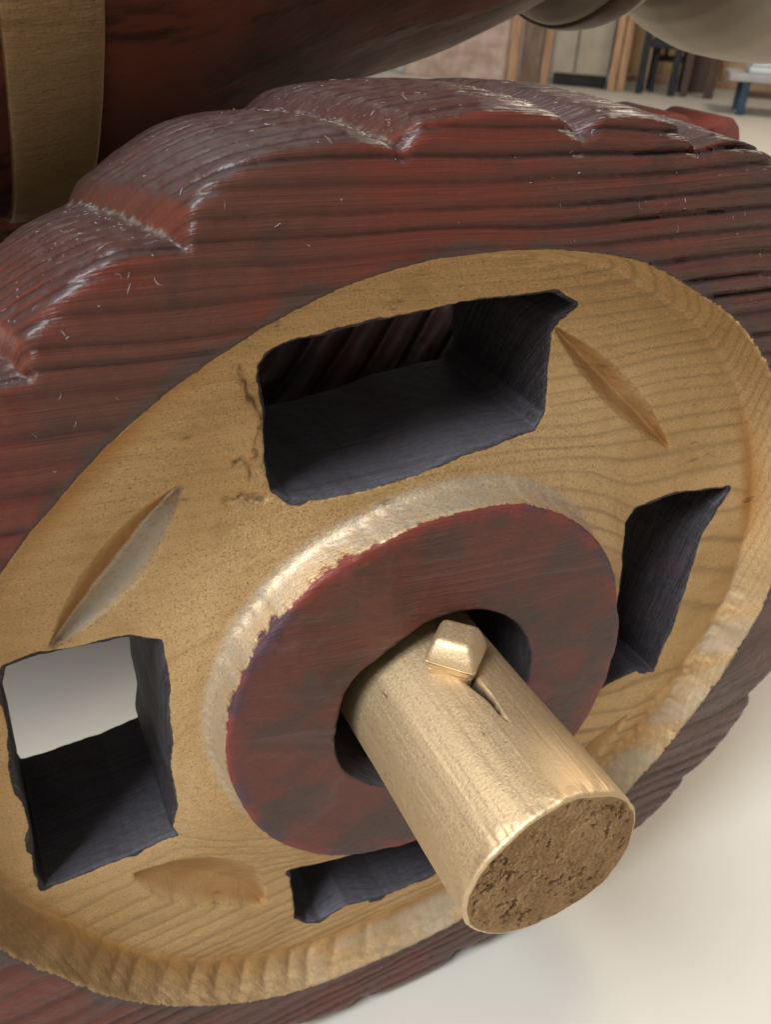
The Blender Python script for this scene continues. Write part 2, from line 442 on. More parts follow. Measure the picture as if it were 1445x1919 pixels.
LEAVES = [  # centre x, z (units of R1), direction deg, half length, half width, depth mm, side bias
    (0.425, 0.640, -42, 0.265, 0.036, 4.4, 0.1),
    (-0.635, 0.478, 46, 0.195, 0.050, 5.4, -0.35),
    (-0.545, -0.500, -47, 0.215, 0.085, 5.2, 0.55),
    (0.60, -0.575, 45, 0.20, 0.05, 4.0, 0.0),
]
TEAR = [[[-62.5, 130.5], [-62.1, 123.6], [-58.5, 118.3], [-57.6, 112.5], [-59.4, 104.5], [-62.6, 102.1], [-61.5, 97.2]], [[-65.9, 102.8], [-61.3, 102.8]], [[-70, 91.6], [-63.3, 91.4], [-58.2, 89.5]]]
def tear_field(X, Z):
    wx = X + 0.9 * vnoise(X / 3, Z / 3, 45) + 0.5 * vnoise(X / 1.2, Z / 1.2, 55); wz = Z + 0.9 * vnoise(X / 3, Z / 3, 46) + 0.5 * vnoise(X / 1.2, Z / 1.2, 56)
    d = np.full(X.shape, 1e9)
    for pl in TEAR:
        for (ax, az), (bx, bz) in zip(pl, pl[1:]):
            ex, ez = bx - ax, bz - az
            t = np.clip(((wx - ax) * ex + (wz - az) * ez) / (ex * ex + ez * ez), 0, 1)
            d = np.minimum(d, np.hypot(wx - ax - t * ex, wz - az - t * ez))
    zz = [p[1] for p in TEAR[0]][::-1]; xx = [p[0] for p in TEAR[0]][::-1]
    xl = np.interp(wz, zz, xx)
    inside = sstep(0, 1.0, wx - xl) * sstep(-53, -55, X) * sstep(zz[0] - 2, zz[0] + 2, wz) * sstep(zz[-1] + 2, zz[-1] - 2, wz)
    return d, inside
def leaf_e(X, Z, L):
    lx, lz, a, hl, hw, dep, bias = L
    ca, sa = math.cos(math.radians(a)), math.sin(math.radians(a))
    px, pz = X - lx * 160, Z - lz * 160
    q = (px * ca + pz * sa) / (hl * 160); s = (-px * sa + pz * ca) / (hw * 160)
    s = s + 0.18 * vnoise(q * 3, q * 0, 31)
    env = np.maximum(1 - q * q, 0)
    side = s - bias * env * 0.5
    e = np.clip(env - np.abs(side), 0, 1) / np.maximum(env, 0.15)
    return np.clip(e, 0, 1), env, side
def front_height(X, Z):
    """y of the carved front surface (mm, + = deeper)"""
    r = np.hypot(X, Z); th = np.degrees(np.arctan2(Z, X))
    rg = gold_r(th)
    lowm = sstep(-20, -70, Z)                       # bottom: gouge scallops
    rt = sstep(60, 110, X) * sstep(40, -30, Z)      # lower right: torn wall
    rg = rg + 0.1 * vnoise(th / 1.3, r / 30, 21) + 0.9 * rt * vnoise(th / 3.2, r / 30, 27) + 0.5 * vnoise(th / 4.5, r / 60, 22)
    w = 6.0 + 3.5 * lowm + 2.0 * rt
    t = np.clip((rg - r) / w, 0, 1)
    ph = th / 4.6 + 0.9 * vnoise(th / 8, th * 0, 23) + (1 - t) * 0.35
    scal = np.abs(np.sin(np.pi * ph)) * lowm * sstep(-168, -150, th) * sstep(-88, -100, th)
    prof = 1 - (1 - t) ** 1.75
    h = 13.6 * prof
    h = h - 1.9 * scal * np.sin(np.pi * np.clip(t, 0, 1)) ** 0.8
    h = h - 1.7 * rt * np.sin(np.pi * t) * np.clip(fbm(th / 1.5, r / 4.5, 25), -.7, 1)
    # gouge leaves
    for (lx, lz, a, hl, hw, dep, bias) in LEAVES:
        e, env, _ = leaf_e(X, Z, (lx, lz, a, hl, hw, dep, bias))
        h = h + dep * e ** 0.85 * env ** 0.4
    h = h - 6.0 * sstep(0.68 * 160, 0.50 * 160, np.hypot(X - CX, Z - CZ))
    cd, inside = tear_field(X, Z)
    h = h + 1.1 * np.exp(-(cd / (0.7 + 0.5 * vnoise(X / 3, Z / 3, 48))) ** 2) + inside * (1.3 + 1.1 * fbm(X / 4, Z / 4, 41))
    h = h + 0.35 * fbm(X / 26, Z / 18, 51)
    return h

# notch angles along the rim (front), degrees
NA = [129.2, 115.3, 97.9, 82.1, 69.5]
a = 55.0
while a > -214: NA.append(a + rnd.uniform(-1.6, 1.6)); a -= 15.1
NA = np.array(NA)
NT_TH = np.arange(-180, 540, 0.1)
def notch_table():
    dep = np.zeros_like(NT_TH)
    for k, n in enumerate(NA):
        for off in (0, 360):
            uu = NT_TH - (n + off)
            amp = 8.8 if k < 4 else rnd.uniform(6.0, 8.5)
            steep = 0.62 * np.clip(1 + uu / 1.7, 0, 1) ** 1.1 + 0.38 * np.clip(1 + uu / 7.5, 0, 1) ** 1.6
            gent = 0.6 * np.clip(1 - uu / 4.0, 0, 1) ** 1.3 + 0.4 * np.clip(1 - uu / 8.5, 0, 1) ** 1.5
            d = np.where(uu < 0, steep, gent) * amp
            dep = np.maximum(dep, d)
    k = np.hanning(9); k /= k.sum()
    return np.convolve(dep, k, 'same')
NDEP = notch_table()
TH_MM = 76.0
def notch_depth(thd, y):
    t = (thd - 5.2 * np.clip(y, 0, TH_MM) / TH_MM) % 360.0
    t = np.where(t < 0, t + 360, t)
    return np.interp(t, NT_TH, NDEP)

RINGS = np.cumsum(rng.uniform(3.0, 6.8, 110)); RINGS = np.concatenate([[0], RINGS])
RD = rng.uniform(0.35, 1.0, 111)
UT = np.arange(0, 420, 0.08)
def ring_profile():
    i = np.clip(np.searchsorted(RINGS, UT, 'right') - 1, 0, len(RINGS) - 2)
    t = (UT - RINGS[i]) / (RINGS[i + 1] - RINGS[i])
    g = np.exp(-((t - 0.62) / np.where(t < 0.62, 0.28, 0.16)) ** 2) * RD[i]
    n = np.exp(-((t - 0.62) / np.where(t < 0.62, 0.15, 0.08)) ** 2) * (0.4 + 0.6 * RD[i])
    return g, n
GP, GN = ring_profile()
def ring_u(X, Y, Z):
    return np.hypot(Y + 165, Z + 12) + 4.0 * vnoise(X / 140, Z / 85, 71) + 0.7 * vnoise(X / 34, Z / 14, 72) + 0.03 * X + 14

def ring_g(uu, rimw, top=0.0):
    return ((0.6 * np.interp(uu, UT, GP) + 0.45 * np.interp(uu, UT, GN) + 0.30 * np.interp((uu * 2.3 + 5) % 400, UT, GN)) * (1 - top) + np.interp(uu, UT, GN) * top) * rimw + (1 - rimw) * np.interp((uu * 1.9) % 400, UT, GN)

def build_wheel(parent):
    import openvdb as vdb
    h = 0.75
    lim = 210.0
    y0 = -8.6
    xs = np.arange(-lim, lim, h, dtype=np.float32)
    ys = np.arange(y0, TH_MM + 3.0, h, dtype=np.float32)
    X, Z = np.meshgrid(xs, xs, indexing='ij')
    r = np.hypot(X, Z); th = np.degrees(np.arctan2(Z, X)).astype(np.float32)
    H = front_height(X, Z).astype(np.float32)
    gx, gz = np.gradient(H, h)
    HN = 1 / np.sqrt(1 + np.minimum(gx * gx + gz * gz, 25))
    OD = open_sdf(X, Z).astype(np.float32)
    rr = np.hypot(X - CX, Z - CZ)
    hole = (0.243 * 160 + 1.2 * vnoise(np.degrees(np.arctan2(Z - CZ, X - CX)) / 25, rr * 0, 81)) - rr
    big = r < lim - 1.0
    rim = sstep(-1, 2, r - gold_r(th))
    hubm = sstep(2, -2, rr - hub_r(np.degrees(np.arctan2(Z - CZ, X - CX))))
    ampn = 0.5 + 0.5 * vnoise(X / 70, Z / 40, 91)
    arim = 0.60 + 1.2 * sstep(-30, 90, X) * sstep(20, 120, Z) * (0.6 + 0.7 * ampn) + 0.15 * ampn
    AMP = rim * arim + (1 - rim) * (0.05 + 0.13 * sstep(-20, 60, X) + 0.20 * sstep(-20, -80, Z))
    LM = np.max([sstep(0, .15, leaf_e(X, Z, L)[0]) for L in LEAVES], axis=0)
    AMP = (np.where(hubm > 0.5, 0.10, AMP) * (1 - 0.8 * LM)).astype(np.float32)
    R2 = np.interp(th, *RT)
    bump_out = 1.1 * vnoise(th / 6, th * 0, 95)
    A = np.empty((len(xs), len(ys), len(xs)), np.float32)
    cl = 3 * h
    th2g = np.degrees(np.arctan2(Z - CZ, X - CX))
    RH = hub_r(th2g) + 0.35 * vnoise(th2g / 7.0, th2g * 0, 61) + 0.25 * vnoise(X / 4, Z / 4, 63)
    HF = -5.7 + 0.5 * fbm(X / 20, Z / 20, 62)
    for j, y in enumerate(ys):
        f = (H - y) * HN
        fh = smax(HF - y, (rr - RH - 0.09 * (y + 5.7)) * 0.985, 1.6)
        f = -smax(-f, -fh, 4.5)
        ro = R2 + bump_out - notch_depth(th, y) * (1.0 - 0.62 * min(max(y, 0) / TH_MM, 1) ** 0.8) + 1.6 * math.sin(math.pi * min(max(y / TH_MM, 0), 1)) - 3.5 * min(max(y / TH_MM, 0), 1) ** 2
        f = smax(f, (r - ro) * 0.8, 3.8)
        f = smax(f, y - TH_MM, 6.0)
        f = smax(f, -(OD - 0.02 * max(y - 14, 0) + 0.16 * vnoise(X / 5 + y / 11, Z / 5 + y / 13, 97)), 1.6)
        f = smax(f, hole, 1.5)
        mk = np.abs(f) < 4
        xm, zm = X[mk], Z[mk]
        uu = ring_u(xm, y, zm)
        top = sstep(2, 9, np.float32(y))
        outer = (r[mk] > 1.08 * 160) * top
        g = ring_g(uu, rim[mk], outer)
        am = AMP[mk] * (1 - outer) + 0.85 * outer
        tm_ = th[mk]
        stp = np.abs(notch_depth(tm_ + 0.5, y) - notch_depth(tm_ - 0.5, y))
        am = am * (1 - 0.85 * sstep(0.9, 2.2, stp) * (r[mk] > 175) * top)
        f[mk] += am * (g - 0.3) + 0.12 * vnoise(xm / 2.2 + y, zm / 2.2 - y * 0.7, 99)
        A[:, j, :] = np.clip(f, -cl, cl)
    G = vdb.FloatGrid(cl)
    G.copyFromArray(A)
    G.gridClass = vdb.GridClass.LEVEL_SET
    res = G.convertToPolygons(0.0, 0.0)
    P, Q = res[0].astype(np.float64), res[-1]
    Q = Q[:, ::-1].astype(np.int64)
    # normals from the field gradient (trilinear)
    def samp(p):
        i = np.floor(p).astype(int); fr = p - i
        i = np.clip(i, 0, np.array(A.shape) - 2)
        o = 0
        for dx in (0, 1):
            for dy in (0, 1):
                for dz in (0, 1):
                    wgt = (fr[:, 0] if dx else 1 - fr[:, 0]) * (fr[:, 1] if dy else 1 - fr[:, 1]) * (fr[:, 2] if dz else 1 - fr[:, 2])
                    o = o + wgt * A[i[:, 0] + dx, i[:, 1] + dy, i[:, 2] + dz]
        return o
    N = np.stack([samp(P + e) - samp(P - e) for e in np.eye(3) * 0.9], 1)
    N /= np.maximum(np.linalg.norm(N, axis=1), 1e-6)[:, None]
    mm = P * h + np.array([xs[0], ys[0], xs[0]])
    x, y, z = mm[:, 0], mm[:, 1], mm[:, 2]
    thv = np.degrees(np.arctan2(z, x)); rv = np.hypot(x, z)
    gd = gold_r(thv) - rv
    rrv = np.hypot(x - CX, z - CZ); th2 = np.degrees(np.arctan2(z - CZ, x - CX))
    hd = hub_r(th2) - rrv
    od = open_sdf(x, z)
    od = np.where((rrv < 0.25 * 160), np.maximum(-3, rrv - 0.243 * 160 - 0.6), od)
    od = np.where((y > 21) & (od < 5), np.minimum(od, 0), od)
    od = np.where(y > TH_MM - 1, 10, od)
    gd = np.where(y > TH_MM - 3, -20, gd); hd = np.where(y > TH_MM - 3, -20, hd)
    uu = ring_u(x, y, z)
    rimv = sstep(-1, 2, -gd)
    stv = sstep(0.9, 2.2, np.abs(notch_depth(thv + 0.5, y) - notch_depth(thv - 0.5, y))) * (rv > 175) * sstep(3, 7, y)
    gr = ring_g(uu, rimv, (rv > 1.08 * 160) * sstep(2, 9, y)) * (0.25 + 0.75 * np.maximum(rimv, sstep(-10, 60, x) * 0.8 + sstep(-20, -80, z) * 0.8)).clip(0, 1)
    nv = notch_depth(thv, y) / 9.2 * (rv > 1.1 * 160)
    cdv, insv = tear_field(x, z)
    crv = np.maximum(sstep(0.9, 0.2, cdv) * sstep(-0.25, 0.35, vnoise(x / 2.2, z / 2.6, 49)), 0.4 * insv * sstep(0.0, 0.5, vnoise(x / 2, z / 4, 47))) * (y < 24) * (y > 6)
    lv = [leaf_e(x, z, L) for L in LEAVES]
    front = (y > 5) & (y < 26)
    silver_sheen = sstep(0.02, 0.3, lv[1][0]) * (lv[1][2] < 0) * front  # window sheen painted onto the lit gouge facet, below also the hub collar
    umber = np.max([sstep(0.02, 0.5, l[0]) for l in lv], axis=0) * front * (1 - silver_sheen)  # orange-brown burnish, also painting in the shading of the gouges
    umber[(lv[1][0] > 0)] *= 1.0
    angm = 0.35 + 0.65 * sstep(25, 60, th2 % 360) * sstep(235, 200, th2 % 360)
    silver_sheen = np.maximum(silver_sheen, sstep(-5.5, -2.5, hd) * sstep(0.3, -0.6, hd) * angm * 0.7)
    gr = gr * (1 - 0.8 * np.maximum(umber, silver_sheen)) * (1 - 0.75 * stv)
    q1, q2 = x + 0.37 * y, z + 0.71 * y
    blot = 0.5 + 0.34 * fbm(q1 / 40, q2 / 40, 111, 3)
    blot2 = 0.5 + 0.34 * fbm(q1 / 15, q2 / 13, 121, 3)
    jagl = 0.5 + 0.34 * fbm(q1 / 13, q2 / 13, 131, 2)
    AT = dict(tear=crv, blot=blot, blot2=blot2, jagl=jagl, silver_sheen=silver_sheen, umber=umber, gold_edge=gd, open_edge=od, hub_edge=hd, ring=uu, groove=gr, notch=nv)
    fc = mm[Q].mean(1)
    ft = np.degrees(np.arctan2(fc[:, 2], fc[:, 0])); fr_ = np.hypot(fc[:, 0], fc[:, 2])
    fh = np.hypot(fc[:, 0] - CX, fc[:, 2] - CZ) - hub_r(np.degrees(np.arctan2(fc[:, 2] - CZ, fc[:, 0] - CX)))
    cls = np.where(fr_ > gold_r(ft), 0, np.where(fh < 3.0, 2, 1))
    W = mm / 1000.0
    for k, nm in enumerate(('rim', 'spoke_disc', 'hub')):
        q = Q[cls == k]
        idx, inv = np.unique(q, return_inverse=True)
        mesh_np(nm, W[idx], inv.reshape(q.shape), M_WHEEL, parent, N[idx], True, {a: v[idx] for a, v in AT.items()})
    return W, N, AT

carving = empty('wheeled_wood_carving', (0, 0, 0))
tag(carving, 'dark red and gold carved wooden piece standing on a notched wheel', 'wood carving')
wheel = empty('wheel', (0, 0, ZC), carving)
wheel['label'] = 'notched dark red wheel with a gold recessed face and four square openings'
WV, WN, WA = build_wheel(wheel)

# ------------------------------------------------------------------ lint and dust fibres on the rim
def build_lint():
    zc = WV[:, 2]; rv = np.hypot(WV[:, 0], WV[:, 2]) * 1000
    thv = np.degrees(np.arctan2(WV[:, 2], WV[:, 0]))
    base = (WA['gold_edge'] < -1.5) & (thv > 45) & (thv < 150) & (WV[:, 1] < 0.060)
    topm = base & (WN[:, 2] > 0.55)
    frm = base & (WN[:, 2] <= 0.55) & (WN[:, 1] < -0.3)
    nvm = topm & (WA['notch'] > 0.45)
    sel = np.concatenate([rng.choice(np.flatnonzero(topm), 330), rng.choice(np.flatnonzero(frm), 50), rng.choice(np.flatnonzero(nvm), 330)])
    V, F = [], []
    for s, i in enumerate(sel):
        p = Vector(WV[i]); n = Vector(WN[i])
        t = n.orthogonal().normalized(); t.rotate(Matrix.Rotation(rnd.uniform(0, 6.28), 3, n))
        b = n.cross(t)
        L = rnd.choice((0.0004, 0.0006, 0.0009, 0.0014, 0.0022)) * rnd.uniform(0.7, 1.3)
        w = rnd.uniform(0.000022, 0.000048)
        if L < 0.0007: w *= 1.7
        curl = rnd.uniform(-2.2, 2.2); lift = rnd.uniform(0.0, 0.5)
        q = p + n * 0.00012; ang = 0; seg = 5
        base_i = len(V)
        for k in range(seg + 1):
            d = t * math.cos(ang) + b * math.sin(ang)
            s_ = d.cross(n)
            ww = w * (1 - 0.6 * abs(2 * k / seg - 1))
            for c in range(3):
                ph = c * 2.0944
                V.append(q + s_ * (math.cos(ph) * ww) + n * (math.sin(ph) * ww))
            q = q + d * (L / seg) + n * (lift * L / seg * (0.5 - k / seg))
            ang += curl / seg
        for k in range(seg):
            for c in range(3):
                a0 = base_i + k * 3 + c; a1 = base_i + k * 3 + (c + 1) % 3
                F.append((a0, a1, a1 + 3, a0 + 3))
    o = mesh_np('dust_lint', np.array(V), np.array(F), M_LINT, wheel, None, True)
    tag(o, 'pale dust fibres lying on the notched rim', kind='stuff')
build_lint()

# ------------------------------------------------------------------ axle with split, and end grain
def build_axle():
    ra = 0.1844 * 160
    y_end = -0.477 * 160
    nt, ny = 420, 520
    th = np.linspace(0, 2 * np.pi, nt, endpoint=False)
    ys = np.concatenate([y_end + 1.4 * (1 - np.cos(np.linspace(0, np.pi / 2, 14))), np.linspace(y_end + 1.6, 40, ny), np.linspace(60, 330, 12)])
    T_, Y_ = np.meshgrid(th, ys, indexing='ij')
    rad = np.full(T_.shape, ra)
    # irregular carved outline
    deg = np.degrees(T_)
    rad += 1.0 * np.cos(2 * T_ + 0.9) + 0.55 * np.cos(3 * T_ + 2.0) + 0.35 * np.cos(5 * T_ + .5) * np.cos(Y_ / 30)
    rad += 0.07 * vnoise(deg / 2.2, Y_ / 26, 5) + 0.04 * vnoise(deg / 0.9, Y_ / 9, 6) + 0.25 * vnoise(deg / 14, Y_ / 40, 7)
    e = np.clip((Y_ - y_end) / 1.4, 0, 1)
    rad -= 1.1 * (1 - np.sqrt(np.clip(1 - (1 - e) ** 2, 0, 1)))
    rad += (0.5 * vnoise(deg / 9, Y_ / 6, 15) + 0.10 * vnoise(deg / 2.5, Y_ / 3, 16)) * np.exp(-((Y_ - y_end) / 4.0) ** 2)
    # split running from the peg to the front
    cy = (Y_ - (-22)) / (-24.0)                       # 0 at the peg, 1 at the tip
    cyc = np.clip(cy, 0, 1)
    th_c = np.radians(92.0 - 2.0 * cyc) + 0.01 * np.sin(cyc * 9)
    width = 2.0 * (1 - cyc) ** 1.3 + 0.15
    dist = (T_ - th_c) * ra
    crack = np.exp(-(np.abs(dist) / width) ** 2.5) * sstep(-0.1, 0.05, cy) * sstep(1.02, 0.9, cy)
    rad -= 5.0 * crack * (1 - 0.5 * cyc)
    lip = np.exp(-((dist + width * 1.25) / 0.7) ** 2) * sstep(-0.1, 0.05, cy) * sstep(1.0, 0.8, cy)
    rad += 0.35 * lip
    P = np.stack([CX + rad * np.cos(T_), Y_, CZ + rad * np.sin(T_)], -1).reshape(-1, 3) / 1000
    n2 = len(ys)
    i, j = np.meshgrid(np.arange(nt), np.arange(n2 - 1), indexing='ij')
    i1 = (i + 1) % nt
    Q = np.stack([i * n2 + j, i * n2 + j + 1, i1 * n2 + j + 1, i1 * n2 + j], -1).reshape(-1, 4)
    o = mesh_np('axle', P, Q[:, ::-1], M_AXLE, carving, None, True, dict(split=sstep(0.25, 0.6, crack).ravel()))
    o.location = (0, 0, ZC)
    # end grain disc
    nr = 110
    edge = rad[:, 0]
    k = np.linspace(0, 1, nr) ** 0.8
    RR = edge[:, None] * k[None, :]
    TT = np.repeat(th[:, None], nr, 1)
    px, pz = RR * np.cos(TT), RR * np.sin(TT)
    n1 = fbm(px / 2.0, pz / 2.0, 11, 3); n3 = fbm(px / 9, pz / 9, 12, 2); nf = vnoise(px / 0.8, pz / 0.8, 13)
    pit = sstep(0.22, 0.62, n1 + 0.55 * n3) * sstep(1.0, 0.93, k)[None, :]
    dy = 0.9 * pit + 0.28 * nf * sstep(1.0, 0.9, k)[None, :] - 0.5 * n3 * sstep(1.0, 0.8, k)[None, :]
    dy = dy - 0.7 * (1 - k ** 3)[None, :]
    P = np.stack([CX + px, y_end + dy, CZ + pz], -1).reshape(-1, 3) / 1000
    i, j = np.meshgrid(np.arange(nt), np.arange(nr - 1), indexing='ij')
    i1 = (i + 1) % nt
    Q = np.stack([i * nr + j, i * nr + j + 1, i1 * nr + j + 1, i1 * nr + j], -1).reshape(-1, 4)
    d = mesh_np('end_grain', P, Q, M_END, o, None, True, dict(pit=pit.ravel()))
    d['label'] = 'pitted brown gold end grain of the axle'
    return o
axle = build_axle()

def build_peg():
    bm = bmesh.new()
    def ring(hx, hy, z, rot, dx=0, dy=0):
        out = []
        for sx, sy in ((-1, -1), (1, -1), (1, 1), (-1, 1)):
            v = Vector((sx * hx, sy * hy, 0)); v.rotate(Matrix.Rotation(math.radians(rot), 3, 'Z'))
            out.append(bm.verts.new((v.x + dx, v.y + dy, z)))
        return out
    rings = [ring(7.4, 7.4, -14, 43), ring(8.0, 8.0, 0, 43), ring(9.2, 9.4, 2.6, 43), ring(9.2, 9.4, 6.4, 43, 0, .2), ring(6.6, 6.6, 13.0, 46, .2, 1.2)]
    for a, b in zip(rings, rings[1:]):
        for k in range(4): bm.faces.new((a[k], a[(k + 1) % 4], b[(k + 1) % 4], b[k]))
    bm.faces.new(rings[-1]); bm.faces.new(rings[0][::-1])
    bmesh.ops.bevel(bm, geom=bm.edges[:], offset=2.2, segments=4, profile=0.5, affect='EDGES')
    for v in bm.verts:
        v.co += Vector((rnd.uniform(-.12, .12), rnd.uniform(-.12, .12), rnd.uniform(-.12, .12)))
        v.co *= 0.00090
    o = bm_obj('peg', bm, M_AXLE, axle, True)
    o.location = (-0.030 * R1, -0.098 * R1, 0.200 * R1)
    o['label'] = 'faceted gold peg driven into the axle'
build_peg()

# ------------------------------------------------------------------ body: barrel shaped, with gold bands
AY, AZ = 1.3 * R1, 1.8 * R1 + ZC
PROF = [(-3.26, .002), (-3.25, .70), (-3.2, .80), (-2.2, .95), (-1.4, 1.07), (-.9, 1.06), (-.74, 1.02), (-.62, .975), (-.36, .93), (-.1, .83), (.1, .755), (.27, .70), (.41, .667), (.55, .627), (.71, .564), (.88, .493), (1.0, .47), (1.15, .462), (1.38, .47), (1.6, .50), (2.4, .40), (2.42, .30), (2.425, .002)]
def lathe(name, prof, mat, parent, wob=0.0, seed=0, nt=160, sub=6, cap=True):
    prof = np.array(prof, float) * R1
    x = np.interp(np.arange(0, len(prof) - 1 + 1e-6, 1 / sub), np.arange(len(prof)), prof[:, 0])
    rr = np.interp(np.arange(0, len(prof) - 1 + 1e-6, 1 / sub), np.arange(len(prof)), prof[:, 1])
    if sub > 2:
        k = np.hanning(sub + 2)[1:-1]; k /= k.sum(); pad = sub
        rr2 = np.convolve(np.pad(rr, pad, 'edge'), k, 'same')[pad:-pad]
        rr = rr2
    th = np.linspace(0, 2 * np.pi, nt, endpoint=False)
    T_, X_ = np.meshgrid(th, x, indexing='ij')
    r_ = np.repeat(rr[None, :], nt, 0)
    if wob:
        c, s = np.cos(T_), np.sin(T_)
        r_ = r_ * (1 + wob * (fbm(c * 2 + X_ * 4, s * 2 + X_ * 3, seed) + .5 * vnoise(T_ * 14, X_ * 10, seed + 3)))
    P = np.stack([X_, r_ * np.cos(T_), r_ * np.sin(T_)], -1).reshape(-1, 3)
    n2 = len(x)
    i, j = np.meshgrid(np.arange(nt), np.arange(n2 - 1), indexing='ij'); i1 = (i + 1) % nt
    Q = np.stack([i * n2 + j, i1 * n2 + j, i1 * n2 + j + 1, i * n2 + j + 1], -1).reshape(-1, 4)
    o = mesh_np(name, P, Q[:, ::-1], mat, parent)
    o.location = (0, AY, AZ)
    return o
lathe('body', PROF, M_BODY, carving, 0.012, 3)
band = lathe('gold_band', [(-.648, .93), (-.645, 1.005), (-.638, 1.010), (-.56, 1.0), (-.50, .990), (-.485, .986), (-.478, .975), (-.474, .90)], M_BAND, carving, 0.006, 9)
M_ORANGE = mat_simple('orange_lit_wood', (0.26, 0.10, 0.045), (0.36, 0.16, 0.075), 30, 0.45, 0, (0.2, 1, 1), 0.0006)  # body beyond the band, its orange lighting put into the wood colour
lathe('end_section', [(-1.4, 1.0), (-1.1, 1.09), (-.80, 1.08), (-.715, 1.06), (-.705, .95)], M_ORANGE, carving, 0.006, 12)
lathe('gold_ring', [(.93, .47), (.94, .515), (.965, .548), (1.0, .560), (1.05, .562), (1.10, .553), (1.14, .53), (1.165, .50), (1.17, .455)], M_RING, carving, 0.004, 15)
M_RINGBR = mat_simple('brown_band_paint', (0.09, 0.05, 0.03), (0.15, 0.09, 0.05), 40, 0.5, 0.2, (1, 1, 1), 0.0004)
lathe('brown_inlay', [(.975, .54), (.985, .566), (1.03, .5695), (1.075, .566), (1.085, .54)], M_RINGBR, carving, 0.002, 16)
lathe('gold_muzzle', [(1.36, .44), (1.375, .50), (1.42, .545), (1.5, .592), (1.6, .628), (1.75, .648), (1.9, .655), (2.1, .64), (2.25, .60), (2.33, .52), (2.35, .40)], M_RING, carving, 0.006, 18)

# ------------------------------------------------------------------ twisted beam behind the wheel
def build_beam():
    nt, nx = 140, 420
    th = np.linspace(0, 2 * np.pi, nt, endpoint=False)
    x = np.linspace(-1.05 * R1, 1.62 * R1, nx)
    T_, X_ = np.meshgrid(th, x, indexing='ij')
    rad = 0.24 * R1 * (1 + 0 * T_)
    ph = (T_ * 13 + X_ / R1 * 58.0) / (2 * np.pi)
    rad = rad + 0.045 * R1 * (np.abs(np.sin(np.pi * ph)) ** 0.7 - 0.5)
    endf = np.clip((x[-1] - X_) / (0.10 * R1), 0, 1)
    rad = rad * np.sqrt(1 - (1 - endf) ** 2 + 1e-6)
    rad = rad * (1 + 0.02 * vnoise(T_ * 9, X_ * 60, 3))
    P = np.stack([X_, rad * np.cos(T_), rad * np.sin(T_)], -1).reshape(-1, 3)
    i, j = np.meshgrid(np.arange(nt), np.arange(nx - 1), indexing='ij'); i1 = (i + 1) % nt
    Q = np.stack([i * nx + j, i1 * nx + j, i1 * nx + j + 1, i * nx + j + 1], -1).reshape(-1, 4)
    return P, Q[:, ::-1]
bm = bmesh.new()
ol = [(0.90, .62), (0.95, .86), (1.06, .93), (1.10, .97), (1.14, 1.015), (1.19, 1.04), (1.25, 1.046), (1.30, 1.035), (1.345, 1.0), (1.375, .985), (1.405, 1.005), (1.45, 1.03), (1.49, 1.028), (1.525, 1.0), (1.54, .965), (1.53, .93), (1.49, .92), (1.35, .80), (1.1, .62)]
vs = [[bm.verts.new((x * R1, y * R1, z * R1 + ZC)) for x, z in ol] for y in (.95, 1.2)]
bm.faces.new(vs[0]); bm.faces.new(vs[1][::-1])
for k in range(len(ol)):
    k2 = (k + 1) % len(ol)
    bm.faces.new((vs[0][k], vs[1][k], vs[1][k2], vs[0][k2]))
bmesh.ops.bevel(bm, geom=bm.edges[:], offset=0.0018, segments=3, profile=0.5, affect='EDGES')
bm_obj('scalloped_bracket', bm, mat_simple('red_bracket_paint', (0.18, 0.036, 0.026), (0.25, 0.060, 0.042), 50, 0.4, 0, (.3, 1, 1), .0005), carving, True)

P, Q = build_beam()
o = mesh_np('twisted_beam', P, Q, mat_simple('dark_beam_wood', (0.030, 0.012, 0.010), (0.055, 0.022, 0.017), 40, 0.5, 0, (.3, 1, 1), .0004), carving)
o.location = (0, 0.92 * R1, 0.42 * R1 + ZC)

far = empty('wheel', (0, 2.55 * R1, ZC), carving)  # unseen second wheel, added to block the warm back light from the floor
far.rotation_euler = (0, 0, math.pi)
for ch in [c for c in wheel.children if c.get('kind') != 'stuff']:
    c2 = ch.copy(); COL.objects.link(c2); c2.parent = far

# ------------------------------------------------------------------ furniture far behind (local frame: lateral v, forward u)
UF = Vector((0.64807, 0.76158, 0)); VF = Vector((0.76158, -0.64807, 0))
CAM0 = Vector((-0.124815, -0.188612, 0))
def place(lat, fwd, z=0): return CAM0 + VF * lat + UF * fwd + Vector((0, 0, z))
YAW = math.atan2(VF.y, VF.x)
def block(bm, l0, l1, d0, d1, z0, z1, lean=0.0, bev=0.006):
    vs = [bm.verts.new((l + (z - 0) * lean, d, z)) for z in (z0, z1) for d in (d0, d1) for l in (l0, l1)]
    fs = [(0, 1, 3, 2), (4, 6, 7, 5), (0, 4, 5, 1), (2, 3, 7, 6), (0, 2, 6, 4), (1, 5, 7, 3)]
    faces = [bm.faces.new([vs[i] for i in f]) for f in fs]
    es = list({e for f in faces for e in f.edges})
    bmesh.ops.bevel(bm, geom=es, offset=bev, segments=2, profile=0.7, affect='EDGES')
def part(name, mat, parent, *boxes, **kw):
    bm = bmesh.new()
    for b in boxes: block(bm, *b, **kw)
    return bm_obj(name, bm, mat, parent)
def furn(name, lat, fwd, label, cat, group=None):
    e = empty(name, place(lat, fwd))
    e.rotation_euler = (0, 0, YAW)
    return tag(e, label, cat, group)

